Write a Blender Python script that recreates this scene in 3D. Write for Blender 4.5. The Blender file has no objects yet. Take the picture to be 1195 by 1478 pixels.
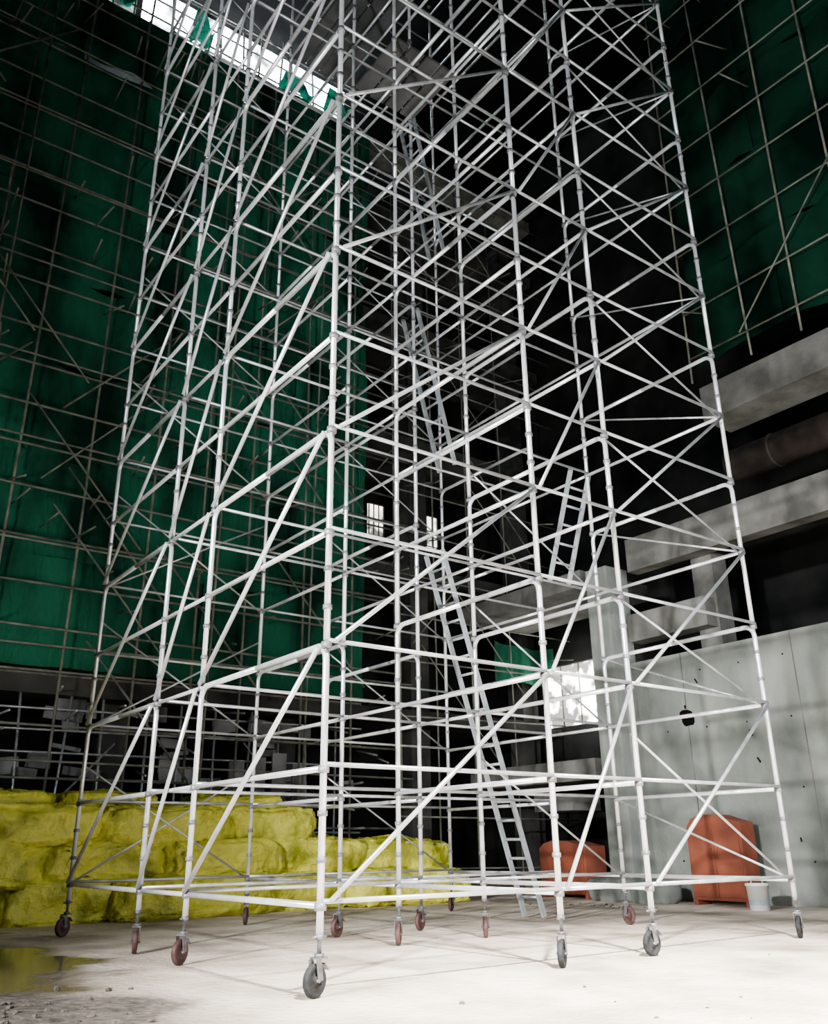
import bpy, math, random
import numpy as np
from mathutils import Vector, Matrix, noise
random.seed(7)
# ------------------------------------------------------------------ camera calibration
OBS=[(0,0,0,461,1308),(0,0,1,467,1107),(0,0,2,470,930),(0,0,3,474,770),(0,0,4,478,617),(0,0,5,481,480),(0,0,6,485,350),
(2,0,0,805,1282),(2,0,1,795,1125),(2,0,2,787,970),(2,0,3,775,835),(2,0,4,767,703),(2,0,5,760,585),(2,0,6,755,475),
(3,0,0,938,1275),(3,0,2,907,990),(3,0,3,897,862),(3,0,4,886,740),(3,0,6,865,525),
(5,0,0,1138,1268),(5,0,1,1120,1143),(5,0,2,1100,1018),(5,0,3,1088,910),(5,0,4,1071,800),(5,0,5,1057,705),(5,0,6,1045,605),
(0,2,0,274,1294),(0,2,2,290,992),(0,2,4,308,740),(0,3,0,203,1288),(0,3,2,223,1017),(0,3,4,247,783),
(0,5,0,104,1278),(0,5,1,118,1160),(0,5,2,127,1052),(0,5,3,140,948),(0,5,4,150,852),
(0,0,None,460,1442),(2,0,None,812,1398),(3,0,None,948,1382),(5,0,None,1150,1355),(0,5,None,97,1352),(0,2,None,267,1394),
(0,3,None,197,1377),(2,2,None,577,1362),(3,3,None,608,1341),(3,2,None,705,1352),(5,2,None,908,1333),(2,3,None,487,1352),(2,5,None,355,1334)]
def basis(p):
    cx,cy,cz,yaw,pit,rol,f,u,z0=p
    fw=np.array([math.sin(yaw)*math.cos(pit),math.cos(yaw)*math.cos(pit),math.sin(pit)])
    rt=np.array([math.cos(yaw),-math.sin(yaw),0.0])
    up=np.cross(rt,fw)
    r2=rt*math.cos(rol)+up*math.sin(rol)
    u2=-rt*math.sin(rol)+up*math.cos(rol)
    return r2,u2,fw
def proj(p,P):
    r,u_,f_=basis(p); d=np.array(P)-np.array(p[:3]); z=d@f_
    return 597.5+p[6]*(d@r)/z, 739-p[6]*(d@u_)/z
def resid(p):
    out=[]
    for i,j,L,x,y in OBS:
        z=0 if L is None else p[8]+L
        a,b=proj(p,(i*p[7],j*p[7],z)); out+= [a-x,b-y]
    return np.array(out)
p=np.array([-3.75,-6.25,1.05,math.atan2(.6,.8),math.radians(20.6),math.radians(0.5),1270,1.3,0.61])
lam=1e-3
for it in range(60):
    r=resid(p); J=np.zeros((len(r),9))
    for k in range(9):
        q=p.copy(); h=1e-5*max(1,abs(p[k])); q[k]+=h; J[:,k]=(resid(q)-r)/h
    A=J.T@J; dp=np.linalg.solve(A+lam*np.diag(np.diag(A)),-J.T@r)
    if np.sum(resid(p+dp)**2)<np.sum(r**2): p=p+dp; lam*=.3
    else: lam*=5
U=float(p[7]); Z0=float(p[8])
R,UP,FW=basis(p)
cam=bpy.data.cameras.new("camera"); co=bpy.data.objects.new("camera",cam); bpy.context.collection.objects.link(co)
cam.sensor_fit='HORIZONTAL'; cam.sensor_width=36; cam.lens=float(p[6])*36/1195
M=Matrix(((R[0],UP[0],-FW[0],p[0]),(R[1],UP[1],-FW[1],p[1]),(R[2],UP[2],-FW[2],p[2]),(0,0,0,1)))
co.matrix_world=M; cam.clip_end=300
bpy.context.scene.camera=co

# ------------------------------------------------------------------ helpers
class MB:
    def __init__(s): s.v=[]; s.f=[]; s.sm=[]
    def path(s,pts,r,n=8,cap=True):
        pts=[Vector(q) for q in pts]; rings=[]; ref=None
        for k,q in enumerate(pts):
            if k==0: t=pts[1]-q
            elif k==len(pts)-1: t=q-pts[k-1]
            else: t=(pts[k+1]-q).normalized()+(q-pts[k-1]).normalized()
            t.normalize()
            if ref is None:
                ref=t.orthogonal().normalized()
            ref=(ref-t*ref.dot(t)).normalized(); b=t.cross(ref)
            base=len(s.v)
            for m in range(n):
                a=2*math.pi*m/n; s.v.append(q+ref*(math.cos(a)*r)+b*(math.sin(a)*r))
            rings.append(base)
        for k in range(len(rings)-1):
            A,B=rings[k],rings[k+1]
            for m in range(n):
                s.f.append((A+m,A+(m+1)%n,B+(m+1)%n,B+m)); s.sm.append(True)
        if cap:
            s.f.append(tuple(rings[0]+m for m in range(n))[::-1]); s.sm.append(False)
            s.f.append(tuple(rings[-1]+m for m in range(n))); s.sm.append(False)
    def box(s,c,sz,mat=None):
        c=Vector(c); base=len(s.v)
        for x in(-.5,.5):
            for y in(-.5,.5):
                for z in(-.5,.5):
                    q=Vector((x*sz[0],y*sz[1],z*sz[2]))
                    if mat is not None: q=mat@q
                    s.v.append(c+q)
        for f in((0,1,3,2),(4,6,7,5),(0,4,5,1),(2,3,7,6),(0,2,6,4),(1,5,7,3)):
            s.f.append(tuple(base+i for i in f)); s.sm.append(False)
    def lathe(s,prof,mat,n=24):
        base=len(s.v); k=len(prof)
        for m in range(n):
            a=2*math.pi*m/n
            for r,z in prof: s.v.append(mat@Vector((r*math.cos(a),r*math.sin(a),z)))
        for m in range(n):
            m2=(m+1)%n
            for i in range(k-1):
                s.f.append((base+m*k+i,base+m2*k+i,base+m2*k+i+1,base+m*k+i+1)); s.sm.append(True)
    def prism(s,prof,x0,x1):
        base=len(s.v); n=len(prof)
        for x in(x0,x1):
            for y,z in prof: s.v.append(Vector((x,y,z)))
        for m in range(n):
            s.f.append((base+m,base+(m+1)%n,base+n+(m+1)%n,base+n+m)); s.sm.append(False)
        s.f.append(tuple(base+m for m in range(n))[::-1]); s.sm.append(False)
        s.f.append(tuple(base+n+m for m in range(n))); s.sm.append(False)
    def grid(s,fn,nu,nv,sm=True):
        base=len(s.v)
        for i in range(nu+1):
            for j in range(nv+1): s.v.append(Vector(fn(i/nu,j/nv)))
        for i in range(nu):
            for j in range(nv):
                a=base+i*(nv+1)+j; s.f.append((a,a+nv+1,a+nv+2,a+1)); s.sm.append(sm)
    def lump(s,c,sz,seed,amp=.06,nu=28,nv=18,e=.45,fr=3.0,crease=0,sm=True):
        def sp(w,m): return math.copysign(abs(w)**m,w)
        c=Vector(c)
        def fn(u,v):
            a=u*2*math.pi; b=(v-.5)*math.pi
            q=Vector((sz[0]/2*sp(math.cos(b),e)*sp(math.cos(a),e),sz[1]/2*sp(math.cos(b),e)*sp(math.sin(a),e),sz[2]/2*sp(math.sin(b),e)))
            nn=noise.noise(q*fr+Vector((seed*7.3,0,seed)))*amp+ abs(noise.noise(q*fr*2.6+Vector((seed*3.3,4,seed))))*amp*.8
            if crease:
                w=q+Vector((noise.noise(q*2+Vector((seed,1,2))),0,noise.noise(q*2+Vector((3,seed,5)))))*.35
                nn-=crease*(1-min(1,abs(noise.noise(Vector((w.x*3.2,w.y*3.2,w.z*6))+Vector((seed*1.7,9,1))))*5))
                nn-=crease*.5*(1-min(1,abs(noise.noise(Vector((w.x*9,w.y*7,w.z*9))+Vector((seed*2.7,2,1))))*4))
            d=q.normalized() if q.length>1e-6 else Vector((0,0,1))
            q=q+d*nn
            q.z=max(q.z,-sz[2]/2)
            return c+q
        s.grid(fn,nu,nv,sm)
    def build(s,name,mat,parent=None):
        me=bpy.data.meshes.new(name); me.from_pydata([tuple(v) for v in s.v],[],s.f)
        me.polygons.foreach_set("use_smooth",s.sm); me.materials.append(mat); me.update()
        o=bpy.data.objects.new(name,me); bpy.context.collection.objects.link(o)
        if parent: o.parent=parent
        return o
def empty(name,loc=(0,0,0)):
    e=bpy.data.objects.new(name,None); bpy.context.collection.objects.link(e); e.empty_display_size=.3; return e
def mat(name,c1,c2=None,rough=.6,metal=0,scale=4,bump=.1,bscale=30,emis=None,es=0,detail=6,lo=.35,hi=.65,spec=.5,bd=.05,elo=.36,ehi=.55,escale=None,stretch=None):
    m=bpy.data.materials.new(name); m.use_nodes=True; nt=m.node_tree; b=nt.nodes["Principled BSDF"]
    tc=nt.nodes.new("ShaderNodeTexCoord"); n=nt.nodes.new("ShaderNodeTexNoise"); n.inputs["Scale"].default_value=scale; n.inputs["Detail"].default_value=detail
    src=tc.outputs["Object"]
    if stretch:
        mp=nt.nodes.new("ShaderNodeMapping"); mp.inputs["Scale"].default_value=stretch; nt.links.new(src,mp.inputs[0]); src=mp.outputs[0]
    nt.links.new(src,n.inputs["Vector"])
    cr=nt.nodes.new("ShaderNodeValToRGB"); cr.color_ramp.elements[0].position=lo; cr.color_ramp.elements[1].position=hi
    cr.color_ramp.elements[0].color=(*c1,1); cr.color_ramp.elements[1].color=(*(c2 or c1),1)
    nt.links.new(n.outputs["Fac"],cr.inputs[0]); nt.links.new(cr.outputs[0],b.inputs["Base Color"])
    b.inputs["Roughness"].default_value=rough; b.inputs["Metallic"].default_value=metal; b.inputs["Specular IOR Level"].default_value=spec
    if bump:
        n2=nt.nodes.new("ShaderNodeTexNoise"); n2.inputs["Scale"].default_value=bscale; n2.inputs["Detail"].default_value=8
        nt.links.new(src,n2.inputs["Vector"])
        bp=nt.nodes.new("ShaderNodeBump"); bp.inputs["Strength"].default_value=bump; bp.inputs["Distance"].default_value=bd
        nt.links.new(n2.outputs["Fac"],bp.inputs["Height"]); nt.links.new(bp.outputs[0],b.inputs["Normal"])
    if emis:
        b.inputs["Emission Color"].default_value=(*emis,1)
        mm=nt.nodes.new("ShaderNodeMath"); mm.operation='MULTIPLY'; mm.inputs[1].default_value=es
        cr2=nt.nodes.new("ShaderNodeValToRGB"); cr2.color_ramp.elements[0].position=elo; cr2.color_ramp.elements[1].position=ehi
        n3=nt.nodes.new("ShaderNodeTexNoise"); n3.inputs["Scale"].default_value=escale or scale
        nt.links.new(tc.outputs["Object"],n3.inputs["Vector"]); nt.links.new(n3.outputs["Fac"],cr2.inputs[0])
        cr2.color_ramp.elements[0].color=(.04,.04,.04,1)
        nt.links.new(cr2.outputs[0],mm.inputs[0]); nt.links.new(mm.outputs[0],b.inputs["Emission Strength"])
    return m

M_steel=mat("galvanised_tube",(.68,.71,.76),(.90,.92,.95),rough=.27,metal=.5,scale=6,bump=.05,bscale=60)
M_brace=mat("brace_tube",(.36,.38,.40),(.58,.60,.62),rough=.32,metal=.5,scale=6,bump=.05)
M_coup=mat("coupler_steel",(.12,.12,.13),(.28,.28,.30),rough=.5,metal=.5,scale=10)
M_whe=mat("caster_rubber_grey",(.006,.007,.008),(.022,.024,.027),rough=.75,scale=14,bump=.2,spec=.2)
M_whr=mat("caster_polyurethane_red",(.035,.018,.018),(.09,.04,.04),rough=.6,scale=14,bump=.2,spec=.3)
M_fork=mat("caster_fork_steel",(.06,.06,.065),(.18,.18,.2),rough=.5,metal=.4,scale=14)
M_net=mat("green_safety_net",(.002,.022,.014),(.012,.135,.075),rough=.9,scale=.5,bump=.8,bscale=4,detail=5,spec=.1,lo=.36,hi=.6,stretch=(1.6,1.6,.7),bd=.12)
M_netd=mat("green_safety_net_shaded",(.0,.007,.004),(.004,.036,.02),rough=.9,scale=.5,bump=.7,bscale=4,detail=4,spec=.05,lo=.38,hi=.6)  # darker copy of the net material, shade put into its colour
M_pole=mat("weathered_pole",(.10,.105,.09),(.25,.25,.21),rough=.8,scale=3,spec=.2)
M_conc=mat("concrete_wall",(.10,.115,.105),(.25,.27,.25),rough=.9,scale=1.1,bump=.5,bscale=8,detail=12,spec=.2,lo=.3,hi=.6,stretch=(1,1,.6))
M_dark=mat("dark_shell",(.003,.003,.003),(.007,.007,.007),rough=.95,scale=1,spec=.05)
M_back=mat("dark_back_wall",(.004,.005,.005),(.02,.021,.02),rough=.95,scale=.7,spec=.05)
M_slab=mat("dark_floor_slab",(.02,.021,.02),(.07,.07,.065),rough=.95,scale=1,spec=.05)
M_beam=mat("concrete_beam",(.07,.07,.065),(.18,.18,.17),rough=.9,scale=1.5,bump=.3,bscale=10,spec=.2,detail=10)
M_pipe=mat("rusty_duct",(.014,.011,.010),(.04,.03,.025),rough=.8,scale=3,spec=.2)
M_yel=mat("yellow_plastic_wrap",(.30,.33,.005),(.84,.80,.08),rough=.24,scale=1.9,bump=1,bscale=3.5,bd=.16,lo=.32,hi=.52)
M_org=mat("orange_painted_steel",(.17,.04,.02),(.25,.06,.028),rough=.75,scale=3,bump=.05)
M_board=mat("formwork_board",(.08,.08,.085),(.36,.36,.37),rough=.8,scale=.9,spec=.2)
M_deck=mat("deck_plank_steel",(.04,.04,.04),(.10,.10,.10),rough=.7,scale=2)
M_alu=mat("ladder_aluminium",(.32,.36,.40),(.46,.50,.54),rough=.4,metal=.3,scale=6,bump=0)
M_white=mat("white_plastic",(.6,.6,.6),(.7,.7,.7),rough=.5,bump=0)
M_blue=mat("blue_plastic",(.2,.26,.32),(.24,.3,.36),rough=.5,bump=0)
M_sky=mat("daylight_glazing",(.8,.85,.9),rough=.5,bump=0,scale=1.1,emis=(.84,.94,1),es=30,escale=1.3)
M_skyd=mat("dim_glazing",(.2,.2,.2),rough=.5,bump=0,scale=2,emis=(.84,.94,.96),es=1.2,escale=2.3)  # grey panel with a weaker glow than the main band
M_win=mat("lit_window",(.8,.8,.75),rough=.5,bump=0,scale=2.5,emis=(1,.97,.85),es=5)
M_win2=mat("lit_opening",(.8,.8,.75),rough=.5,bump=0,emis=(1,.97,.88),es=20,escale=2.0,elo=.44,ehi=.54)
M_rub=mat("rubble",(.05,.043,.036),(.12,.105,.09),rough=.95,scale=8,bump=.4)

def floor_mat():
    m=bpy.data.materials.new("site_floor_concrete"); m.use_nodes=True; nt=m.node_tree; b=nt.nodes["Principled BSDF"]; L=nt.links.new
    tc=nt.nodes.new("ShaderNodeTexCoord"); sep=nt.nodes.new("ShaderNodeSeparateXYZ"); L(tc.outputs["Object"],sep.inputs[0])
    def nz(sc,d=8):
        n=nt.nodes.new("ShaderNodeTexNoise"); n.inputs["Scale"].default_value=sc; n.inputs["Detail"].default_value=d; L(tc.outputs["Object"],n.inputs["Vector"]); return n.outputs["Fac"]
    def mth(op,a,c,cl=False):
        n=nt.nodes.new("ShaderNodeMath"); n.operation=op; n.use_clamp=cl
        for k,v in((0,a),(1,c)):
            if isinstance(v,(int,float)): n.inputs[k].default_value=v
            else: L(v,n.inputs[k])
        return n.outputs[0]
    def ramp(f,p0,c0,p1,c1):
        r=nt.nodes.new("ShaderNodeValToRGB"); r.color_ramp.elements[0].position=p0; r.color_ramp.elements[1].position=p1
        r.color_ramp.elements[0].color=(*c0,1); r.color_ramp.elements[1].color=(*c1,1); L(f,r.inputs[0]); return r.outputs[0]
    def mix(f,a,c):
        n=nt.nodes.new("ShaderNodeMix"); n.data_type='RGBA'; L(f,n.inputs[0]); L(a,n.inputs[6]); L(c,n.inputs[7]); return n.outputs[2]
    n1=nz(.9); n3=nz(14); n4=nz(3.2,10)
    clean=ramp(n1,.32,(.27,.22,.17),.60,(.72,.63,.53))
    clean=mix(mth('MULTIPLY',mth('SUBTRACT',n4,.52),3.5,True),clean,ramp(n3,.3,(.36,.30,.24),.7,(.52,.45,.37)))
    dirt=ramp(mth('ADD',mth('MULTIPLY',n3,.5),mth('MULTIPLY',n4,.5)),.38,(.03,.026,.022),.62,(.15,.13,.11))
    dx=mth('MULTIPLY',mth('ADD',mth('MULTIPLY',sep.outputs[0],-1.0),-.65),1.4)
    dx=mth('ADD',dx,mth('MULTIPLY',mth('SUBTRACT',n1,.5),4),True)
    col=mix(dx,clean,dirt)
    px=mth('SUBTRACT',sep.outputs[0],-1.9); py=mth('MULTIPLY',mth('SUBTRACT',sep.outputs[1],4.1),.6)
    d=mth('SQRT',mth('ADD',mth('MULTIPLY',px,px),mth('MULTIPLY',py,py)),0)
    d=mth('ADD',d,mth('MULTIPLY',mth('SUBTRACT',n1,.5),2.2))
    pud=mth('MULTIPLY',mth('SUBTRACT',1.5,d),4,True)
    wet=ramp(n1,.3,(.06,.05,.034),.7,(.11,.09,.065))
    col=mix(pud,col,wet); L(col,b.inputs["Base Color"])
    rg=mth('SUBTRACT',.8,mth('MULTIPLY',pud,.72),True); L(rg,b.inputs["Roughness"])
    bp=nt.nodes.new("ShaderNodeBump"); bp.inputs["Distance"].default_value=.08
    L(mth('MULTIPLY',mth('SUBTRACT',1,pud),.5),bp.inputs["Strength"]); L(mth('ADD',n3,mth('MULTIPLY',n1,2)),bp.inputs["Height"]); L(bp.outputs[0],b.inputs["Normal"])
    return m
mb=MB(); mb.box((2,2,-.1),(44,44,.2)); mb.build("floor",floor_mat())

# ------------------------------------------------------------------ scaffold tower
T=empty("scaffold_tower")
C=[0,2*U,3*U,5*U]; NL=20; top=Z0+NL
RP=.029
posts=MB(); spig=MB(); rungs=MB(); led=MB(); brc=MB(); cpl=MB()
tops={0:[2,4,6,8,10,12,14,16,18,20],1:[3,6,8,10,12,14,16,18,20],2:[3,5,7,9,11,13,15,17,19],3:[3,5,7,9,11,13,15,17,19]}
for i,x in enumerate(C):
    for j,y in enumerate(C):
        inward = 1 if j in(0,2) else -1
        z=.42; br=.13
        for t in tops[i]+[None]:
            if t is None:
                if z<top-.1: posts.path([(x,y,z),(x,y,top)],RP)
                break
            zt=Z0+t
            pts=[(x,y,z),(x,y,zt-br)]
            for k in range(1,6):
                a=k/5*math.pi/2
                pts.append((x,y+inward*br*(1-math.cos(a)),zt-br+br*math.sin(a)))
            pts.append((x,y+inward*U,zt))
            posts.path(pts,RP)
            spig.path([(x,y,zt-.16),(x,y,zt+.12)],.020)
            z=zt+.035
        for l in range(NL+1):
            zl=Z0+l
            cpl.path([(x,y,zl-.035),(x,y,zl+.02)],RP+.018,8)
            if l%2==0: cpl.path([(x,y,zl+.30),(x,y,zl+.34)],RP+.012,8)
            if l%2==1: cpl.path([(x,y,zl-.36),(x,y,zl-.32)],RP+.012,8)
for l in range(NL+1):
    z=Z0+l
    for i,x in enumerate(C):
        if l not in tops[i]:
            for a,b in((0,1),(2,3)): rungs.path([(x,C[a],z),(x,C[b],z)],.025)
        if i==0 or l%2==0: rungs.path([(x,C[1],z),(x,C[2],z)],.022)
    for j,y in enumerate(C):
        for a,b in((0,1),(1,2),(2,3)):
            if j in(1,2) and l%2 and l>2: continue
            led.path([(C[a],y-.03,z+.03),(C[b],y-.03,z+.03)],.019)
for l in range(0,NL,2):
    z=Z0+l
    for a,b in((0,1),(1,2),(2,3)):
        brc.path([(C[a]+.06,-.05,z+.03),(C[b]-.03,-.05,z+2-.02)],.021)
        rungs.path([(-.05,C[b]-.04,z+.03),(-.05,C[a]+.05,z+2-.02)],.023)
    y=C[0]; brc.path([(C[2],y+.04,z+(1.5 if l==0 else 1)),(C[3],y+.04,z)],.014)
    y=C[3]
    brc.path([(C[0],y+.04,z+1.5),(C[1],y+.04,z)],.014); brc.path([(C[2],y+.04,z+1.5),(C[3],y+.04,z)],.014)
    x=C[3]
    brc.path([(x,C[1],z+1),(x,C[0],z)],.014)
    if l<5:
        brc.path([(C[2],C[1]+.04,z+1.5),(C[3],C[1]+.04,z)],.014)
        brc.path([(C[0],C[3]+.06,z),(C[1],C[3]+.06,z+1.5)],.014)
posts.build("frame_stiles",M_steel,T); spig.build("spigots",M_coup,T); rungs.build("frame_rungs",M_steel,T)
led.build("ledgers",M_brace,T); brc.build("diagonal_braces",M_brace,T); cpl.build("couplers",M_coup,T)
pl=MB()
for l,x0,y0 in((13,1,1),(16,1,2)):
    for k in range(4):
        pl.box((C[1]+.17+k*.33,(C[y0]+C[y0+1])/2,Z0+l+.07),(.28,C[y0+1]-C[y0],.05))
pl.build("deck_planks",M_deck,T)
wg=MB(); wr=MB(); fk=MB()
for i,x in enumerate(C):
    for j,y in enumerate(C):
        ang=random.uniform(-.6,.6)+(1.0 if j else .55)
        RZ=Matrix.Translation((x,y,0))@Matrix.Rotation(ang,4,'Z')
        off=-.045
        WM=RZ@Matrix.Translation((off,0,.115))@Matrix.Rotation(math.pi/2,4,'X')
        prof=[(.0,-.028),(.03,-.03),(.035,-.018),(.075,-.016),(.085,-.024),(.105,-.025),(.115,-.014),(.115,.014),(.105,.025),(.085,.024),(.075,.016),(.035,.018),(.03,.03),(0,.028)]
        (wg if j==0 else wr).lathe(prof,WM)
        R3=RZ.to_3x3()
        for s in(-1,1):
            fk.box(RZ@Vector((off+.012,s*.038,.185)),(.055,.006,.15),R3@Matrix.Rotation(-.2,3,'Y'))
        fk.box(RZ@Vector((0,0,.262)),(.10,.09,.012),R3)
        fk.box(RZ@Vector((.07,0,.20)),(.07,.05,.01),R3@Matrix.Rotation(.7,3,'Y'))
        fk.path([RZ@Vector((off,-.05,.115)),RZ@Vector((off,.05,.115))],.012)
        fk.path([(x,y,.265),(x,y,.29)],.038,12); fk.path([(x,y,.29),(x,y,.60)],.017,10)
        fk.path([(x,y,.385),(x,y,.42)],.036,8)
        fk.path([RZ@Vector((-.075,0,.402)),RZ@Vector((.075,0,.402))],.009,6)
wg.build("caster_wheels_grey",M_whe,T); wr.build("caster_wheels_red",M_whr,T); fk.build("caster_forks_and_jacks",M_fork,T)

def ladder(p0,p1,w=.42,side=(0,1,0)):
    p0,p1,s=Vector(p0),Vector(p1),Vector(side).normalized(); m=MB()
    for k in(-1,1):
        d=(p1-p0).normalized(); nrm=d.cross(s)
        R3=Matrix((nrm,s,d)).transposed()
        m.box((p0+p1)/2+s*(k*w/2),(.075,.035,(p1-p0).length),R3)
    n=int((p1-p0).length/.28)
    for k in range(1,n):
        q=p0.lerp(p1,k/n); m.path([q-s*w/2,q+s*w/2],.02,8)
    return m.build("ladder",M_alu)
ladder((6.2,4.2,.03),(4.45,4.2,5.4))
ladder((4.85,4.3,7.0),(4.1,4.3,9.8))
ladder((6.1,3.1,4.9),(6.25,2.6,6.7),side=(1,0,0))
ladder((4.9,4.5,11.5),(4.2,4.5,14.5))

# ------------------------------------------------------------------ building shell
XR=11.0; YB=11.6; H=24
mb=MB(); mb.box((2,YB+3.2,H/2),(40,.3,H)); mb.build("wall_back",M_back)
mb=MB()
for z in(4.2,8.0,11.8,15.6,19.4): mb.box((-.2,YB+1.4,z-.15),(30,2.6,.35))
for x in range(-14,15,4): mb.box((x+.3,YB+1.1,10.5),(.6,.6,20.8))
mb.build("wall_back_floor_slabs",M_slab)
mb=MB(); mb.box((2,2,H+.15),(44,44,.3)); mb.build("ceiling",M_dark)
WR=empty("wall_right")
mb=MB(); mb.box((XR+.2,-4.0,2.3),(.4,20.4,4.6)); mb.box((XR+.1,6.4,3.4),(.7,.6,6.8)); mb.build("concrete_panel",M_conc,WR)
mb=MB()
for zz in(.7,1.9,3.1,4.2):
    for yy in np.arange(-3,6,.9):
        mb.path([(XR-.004,yy+random.uniform(-.05,.05),zz),(XR+.02,yy,zz)],.018,8)
for k in range(18):
    yy,zz=random.uniform(-2,5.5),random.uniform(.5,4.2); mb.box((XR-.002,yy,zz),(.008,random.uniform(.015,.05),random.uniform(.04,.14)),Matrix.Rotation(random.uniform(-.6,.6),3,'X'))
mb.lump((XR,4.6,3.3),(.03,.32,.28),5,.05,14,10,.8,6)
mb.build("tie_holes",M_dark,WR)
mb=MB()
for yy in(-2.6,-.2,2.2,4.6): mb.box((XR-.003,yy,2.3),(.012,.014,4.58))
mb.build("panel_seams",M_beam,WR)
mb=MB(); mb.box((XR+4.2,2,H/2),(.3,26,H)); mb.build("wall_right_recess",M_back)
bm=MB()
bm.box((XR+.0,-3.5,9.4),(.9,13,.75)); bm.box((XR+.3,-2.2,7.0),(.35,16,.75)); bm.box((XR+.5,-2.5,5.9),(.3,3.4,.7)); bm.box((XR+.4,5.0,5.4),(.4,2.0,.6))
for y in(-5,0.3,4.2): bm.box((XR+.8,y,5.6),(.5,.5,2.2))
for y in(-5,0.3): bm.box((XR+.8,y,8.3),(.5,.5,2.2))
bm.box((XR+1.2,9.3,2.55),(2.2,4.2,.45)); bm.box((XR+.6,8.6,1.9),(.9,1.2,.35)); bm.box((XR+1.2,9.3,6.8),(2.4,4.4,.4))
bm.build("concrete_beams",M_beam)
mb=MB(); mb.path([(XR+.3,-10,8.2),(XR+.3,3,8.2)],.33,20)
for y in(-4,-1,2): mb.path([(XR+.3,y-.03,8.2),(XR+.3,y+.03,8.2)],.35,20)
mb.build("overhead_duct",M_pipe)

def nets(name,fn,cols,rows,w,h,miss=.06,mt=M_net):
    m=MB()
    for c in range(cols):
        for r in range(rows):
            if random.random()<miss: continue
            o=random.uniform(-.08,.08); sd=random.random()*50; sag=random.uniform(.0,.25)
            def g(u,v,c=c,r=r,o=o,sd=sd,sag=sag):
                X=(c+u*1.03)*w; Z=(r+v*1.04)*h-sag*math.sin(u*math.pi)*v*.6
                d=o+.16*noise.noise(Vector((X*1.3,Z*.5,sd)))+.06*math.sin(X*5+sd)*(1-v*.5)
                return fn(X,d,Z)
            m.grid(g,16,8)
    return m.build(name,mt)
nets("green_safety_net",lambda X,d,Z:(-9+X,YB-.15+d,4.35+Z),8,8,2.1,2.15,0)
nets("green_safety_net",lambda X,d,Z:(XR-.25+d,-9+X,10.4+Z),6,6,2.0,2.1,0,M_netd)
nets("green_safety_net",lambda X,d,Z:(12.6+X,YB+.3+d,5.3+Z),1,1,2.2,1.1,0)
def lattice(name,fn,L,z0,z1,sx,sz,r=.028,diag=8,stub=30,mt=M_pole):
    m=MB(); x=0
    while x<L:
        t=random.uniform(-.12,.12); m.path([fn(x+t,0,z0),fn(x-t,0,z1)],r,6); x+=sx*random.uniform(.85,1.15)
    z=z0+.5*min(1,sz)
    while z<z1:
        t=random.uniform(-.08,.08); m.path([fn(0,.06,z+t),fn(L,.06,z-t)],r*.9,6); z+=sz*random.uniform(.85,1.15)
    for k in range(diag):
        a=random.uniform(0,L-3); b=random.uniform(z0,z1-3); s=random.choice((-1,1))
        m.path([fn(a+(0 if s>0 else 2.5),.1,b),fn(a+(2.5 if s>0 else 0),.1,b+2.8)],r*.8,6)
    for k in range(stub):
        a=random.uniform(0,L); b=random.uniform(z0,z1); m.path([fn(a,-.2,b),fn(a+random.uniform(-.2,.2),.7,b+random.uniform(-.25,.1))],r*.8,6)
    return m.build(name,mt)
lattice("facade_scaffold",lambda X,d,Z:(-9+X,YB-.5-d,Z),17.5,0,21.2,1.25,.95,diag=20,stub=110)
lattice("facade_scaffold",lambda X,d,Z:(-9+X,YB-1.2-d,Z),17.5,2.0,20,2.5,1.9,r=.024,diag=8,stub=60)
lattice("facade_scaffold",lambda X,d,Z:(8.6+X,YB-.4-d,Z),6.2,0,21,1.3,1.2,r=.024,diag=10,stub=20)
lattice("facade_scaffold",lambda X,d,Z:(XR-.55-d,-8+X,Z),11,9.9,23,1.2,1.3,r=.022,diag=4,stub=10)
lattice("ground_floor_props",lambda X,d,Z:(-8+X,YB+.2-d,Z),16,0,4.0,.8,.42,r=.026,diag=6,stub=40,mt=M_brace)
mb=MB()
for k in range(60):
    x=random.uniform(-6,8); z=random.uniform(1.7,3.8); w=random.uniform(.2,.8); h=random.uniform(.08,.35)
    mb.box((x,YB+random.uniform(.3,.9),z),(w,.05,h),Matrix.Rotation(random.uniform(-.15,.15),3,'Y'))
for k in range(4):
    mb.box((4.6+k*.5,YB-.3,2.2+.1*(k%3)),(.34,.06,1.1))
mb.build("stacked_formwork_boards",M_board)
mb=MB()
for k in range(10): mb.path([(-7+k*.2,YB+.15+k*.065,4.26),(8,YB+.15+k*.065,4.26)],.03,6)
mb.build("bundled_scaffold_tubes",M_pole)

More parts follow.
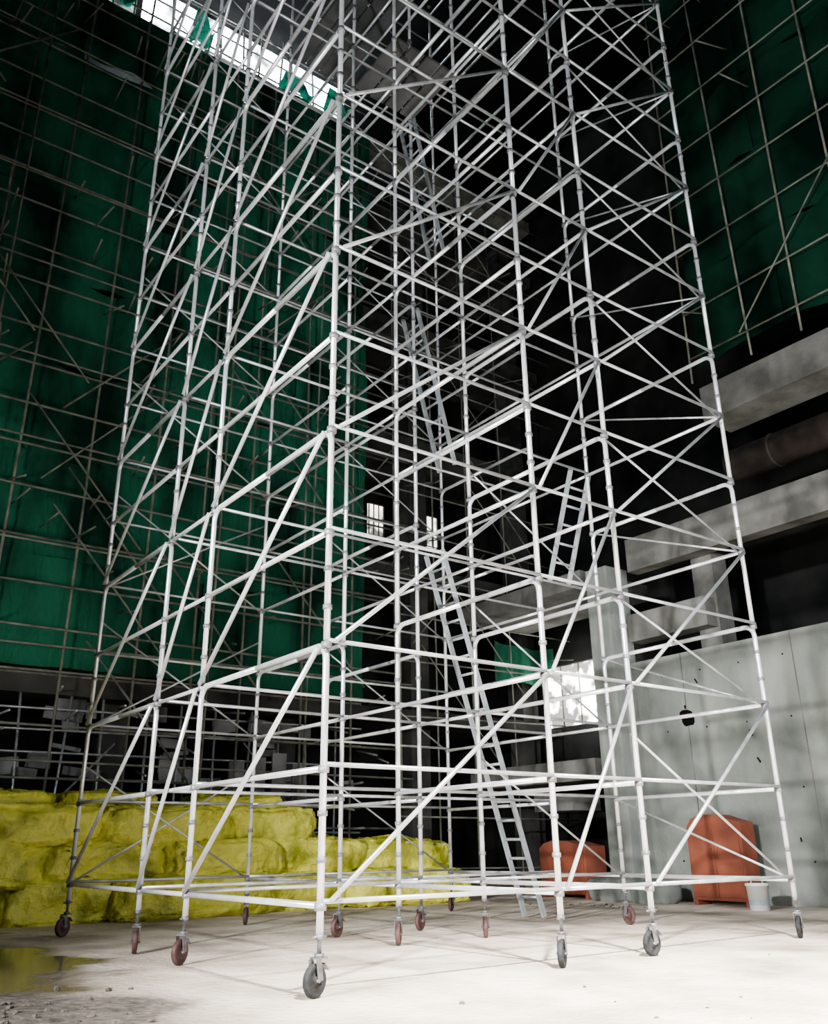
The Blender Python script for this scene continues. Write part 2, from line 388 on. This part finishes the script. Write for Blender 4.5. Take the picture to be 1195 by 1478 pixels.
mb=MB(); mb.box((4.2,YB+.75,22.95),(6.6,.05,2.0)); mb.build("window_1",M_sky)
mb=MB(); mb.box((-2.6,YB+.75,22.9),(6.6,.05,1.6)); mb.build("window_2",M_skyd)
mb=MB(); mb.box((3,YB+.4,21.7),(24,.5,.45))
x=-6
while x<8:
    mb.path([(x,YB+.2,21.2),(x+random.uniform(-.2,.2),YB+.2,23.95)],.03,6); x+=random.uniform(.4,.8)
for z in(22.3,22.9,23.5): mb.path([(-6,YB+.15,z),(8,YB+.15,z+random.uniform(-.2,.2))],.03,6)
mb.build("clerestory_framing",M_pole)
M_net2=mat("glowing_net_scrap",(.0,.10,.07),(.01,.3,.2),rough=.8,scale=3,emis=(0,.5,.32),es=.35)  # scraps glow by emission, light put into the netting material
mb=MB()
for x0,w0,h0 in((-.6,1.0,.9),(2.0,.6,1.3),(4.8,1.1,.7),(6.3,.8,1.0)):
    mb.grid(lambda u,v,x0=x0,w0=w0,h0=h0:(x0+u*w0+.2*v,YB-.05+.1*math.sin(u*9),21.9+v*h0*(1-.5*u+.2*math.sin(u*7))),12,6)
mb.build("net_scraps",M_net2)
def window(nm,c,w,h,axis,mt):
    e=empty(nm); g=MB(); f=MB(); c=Vector(c)
    s=(lambda a,b,z:(c.x+a,c.y+b,c.z+z)) if axis=='Y' else (lambda a,b,z:(c.x+b,c.y+a,c.z+z))
    d=(w,.04,h) if axis=='Y' else (.04,w,h)
    g.box(c,d); g.build("glass",mt,e)
    for a in(-.5,-.17,.17,.5): f.path([s(a*w,-.06,-h/2),s(a*w,-.06,h/2)],.02,6)
    for b in(-.5,0,.5): f.path([s(-w/2,-.06,b*h),s(w/2,-.06,b*h)],.02,6)
    f.build("frame_bars",M_pole,e)
window("window_3",(9.3,YB+1.5,9.7),.5,.95,'Y',M_win); window("window_4",(11.2,YB+1.5,9.75),.6,.95,'Y',M_win); window("window_5",(14.4,10.8,4.9),2.0,1.7,'X',M_win2)

# ------------------------------------------------------------------ yellow wrapped bundles
mb=MB(); sd=1
for row,(yo,zz,hh) in enumerate(((0,0,.62),(.15,.55,.6),(.3,1.08,.6))):
    x=-6.5+row*.5
    while x<8.5:
        w=random.uniform(1.2,2.8)
        if not(row==2 and x>4.3) and not (row==1 and x>7) and not(x>7.2):
            mb.lump((x+w/2,8.9+yo+random.uniform(-.2,.2),zz+hh/2),(w*1.06,1.5,hh*1.12*random.uniform(.95,1.1)),sd,.12,nu=80,nv=40,e=.42,fr=1.8,crease=.075)
        sd+=1; x+=w*.95
for k in range(6): mb.lump((random.uniform(-5,4),9.2,1.72),(1.7,1.0,.42),90+k,.1,nu=48,nv=24,crease=.07)
mb.build("yellow_wrapped_bundles",M_yel)

# ------------------------------------------------------------------ right-hand clutter
def cabinet(c,w,h,d):
    e=empty("orange_tool_cabinet"); b=MB(); x,y=c
    pr=[(y-w/2,.08),(y+w/2,.08),(y+w/2,h*.86),(y+w*.40,h*.95),(y+w*.22,h),(y-w*.1,h*.99),(y-w*.34,h*.93),(y-w/2,h*.90)]
    b.prism(pr,x-d/2,x+d/2)
    for s in(-1,1): b.box((x-d/2-.012,y+s*w*.235,h*.46),(.025,w*.44,h*.74))
    for s in(-1,1): b.box((x,y+s*(w/2-.04),.04),(d,.08,.08))
    for s in(-1,1): b.path([(x-d/2-.03,y+s*.06,h*.5),(x-d/2-.06,y+s*.06,h*.52),(x-d/2-.06,y+s*.06,h*.6),(x-d/2-.03,y+s*.06,h*.62)],.012,6)
    o=b.build("body",M_org,e); bv=o.modifiers.new("bevel",'BEVEL'); bv.width=.012; bv.segments=2
cabinet((10.5,3.85),1.12,1.5,.4); cabinet((10.5,7.5),1.3,1.1,.6)
e=empty("paint_bucket"); b=MB(); bx,by=9.75,2.75
b.lathe([(0,0),(.15,0),(.17,.36),(.185,.36),(.185,.40),(.17,.40),(.16,.36),(.0,.34)],Matrix.Translation((bx,by,0.003)))
b.path([(bx+.18*math.cos(a),by,.36+.13*math.sin(a)) for a in [k*math.pi/10 for k in range(11)]],.006,6)
b.build("pail",M_white,e)
b=MB(); b.lathe([(.156,.08),(.161,.16)],Matrix.Translation((bx,by,0))); b.build("label",M_blue,e)
for q in((10.4,1.35),(10.45,1.0)):
    e=MB(); e.lathe([(0,0),(.13,0),(.14,.04),(.14,.5),(.10,.6),(.04,.63),(.04,.68),(.06,.68),(.06,.74),(0,.74)],Matrix.Translation((*q,0.002))); e.build("gas_cylinder",M_coup)
mb=MB()
for k in range(230):
    if k<34: x,y=random.gauss(8.9,.25),random.gauss(5.6,.9)
    elif k<210:
        cxk=[(-2.4,1.6),(-1.6,-.2),(-2.2,-1.0),(-1.9,.8)][k%4]; x,y=random.gauss(cxk[0],.35),random.gauss(cxk[1],.45)
    else: x,y=random.uniform(-2,8),random.uniform(-3,-.5)
    s=random.uniform(.008,.032) if k<210 else random.uniform(.006,.018)
    mb.lump((x,y,s*.2),(s*1.8,s*1.3,s*.7),k,.9*s,7,5,.9,22,sm=False)
mb.build("rubble_pieces",M_rub)
mb=MB()
for k in range(5): mb.lump((10.15+random.uniform(-.1,.12),4.98+k*.36,.18),(.55,.55,.4+.1*(k%2)),k+200,.07,16,10,.7)
mb.build("cement_sacks",M_conc)

# ------------------------------------------------------------------ lights
def aim(o,t): o.rotation_euler=(Vector(t)-o.location).to_track_quat('-Z','Y').to_euler()
def spot(name,loc,t,e,ang,bl,sz,col):
    l=bpy.data.lights.new(name,'SPOT'); l.energy=e; l.spot_size=math.radians(ang); l.spot_blend=bl; l.shadow_soft_size=sz; l.color=col
    o=bpy.data.objects.new(name,l); o.location=loc; bpy.context.collection.objects.link(o); aim(o,t)
def area(name,loc,t,e,s,col,sy=None):
    l=bpy.data.lights.new(name,'AREA'); l.energy=e; l.size=s; l.color=col
    if sy: l.shape='RECTANGLE'; l.size_y=sy
    o=bpy.data.objects.new(name,l); o.location=loc; bpy.context.collection.objects.link(o); aim(o,t)
spot("floor_floodlight",(.3,-7.5,10),(2.5,-2.3,0),85000,48,1,.3,(1,.94,.86))
spot("key_floodlight",(-10.5,-3.5,5),(1.5,0.3,2.4),34000,50,.9,.3,(1,.98,.95))
spot("tower_fill_light",(-9,-4.5,2),(2.5,1.5,10),9500,62,.8,.4,(.95,.98,1))  # added fill with no visible source, lifts the upper tower
spot("net_fill_light",(-6,3,3),(-3,11.5,5),1700,74,1,.4,(.98,1,.94))  # added lamp that only brightens the lower netting
spot("recess_fill_light",(3,-6,1.5),(11.5,12,5),2800,40,1,.4,(.95,1,.97))  # invented fill to bring up the dark background behind the tower
area("right_side_daylight",(5,-7,6),(11,2,2),620,3,(.9,.97,1))
w=bpy.data.worlds.new("world"); bpy.context.scene.world=w; w.use_nodes=True
w.node_tree.nodes["Background"].inputs[0].default_value=(.5,.6,.65,1); w.node_tree.nodes["Background"].inputs[1].default_value=.025
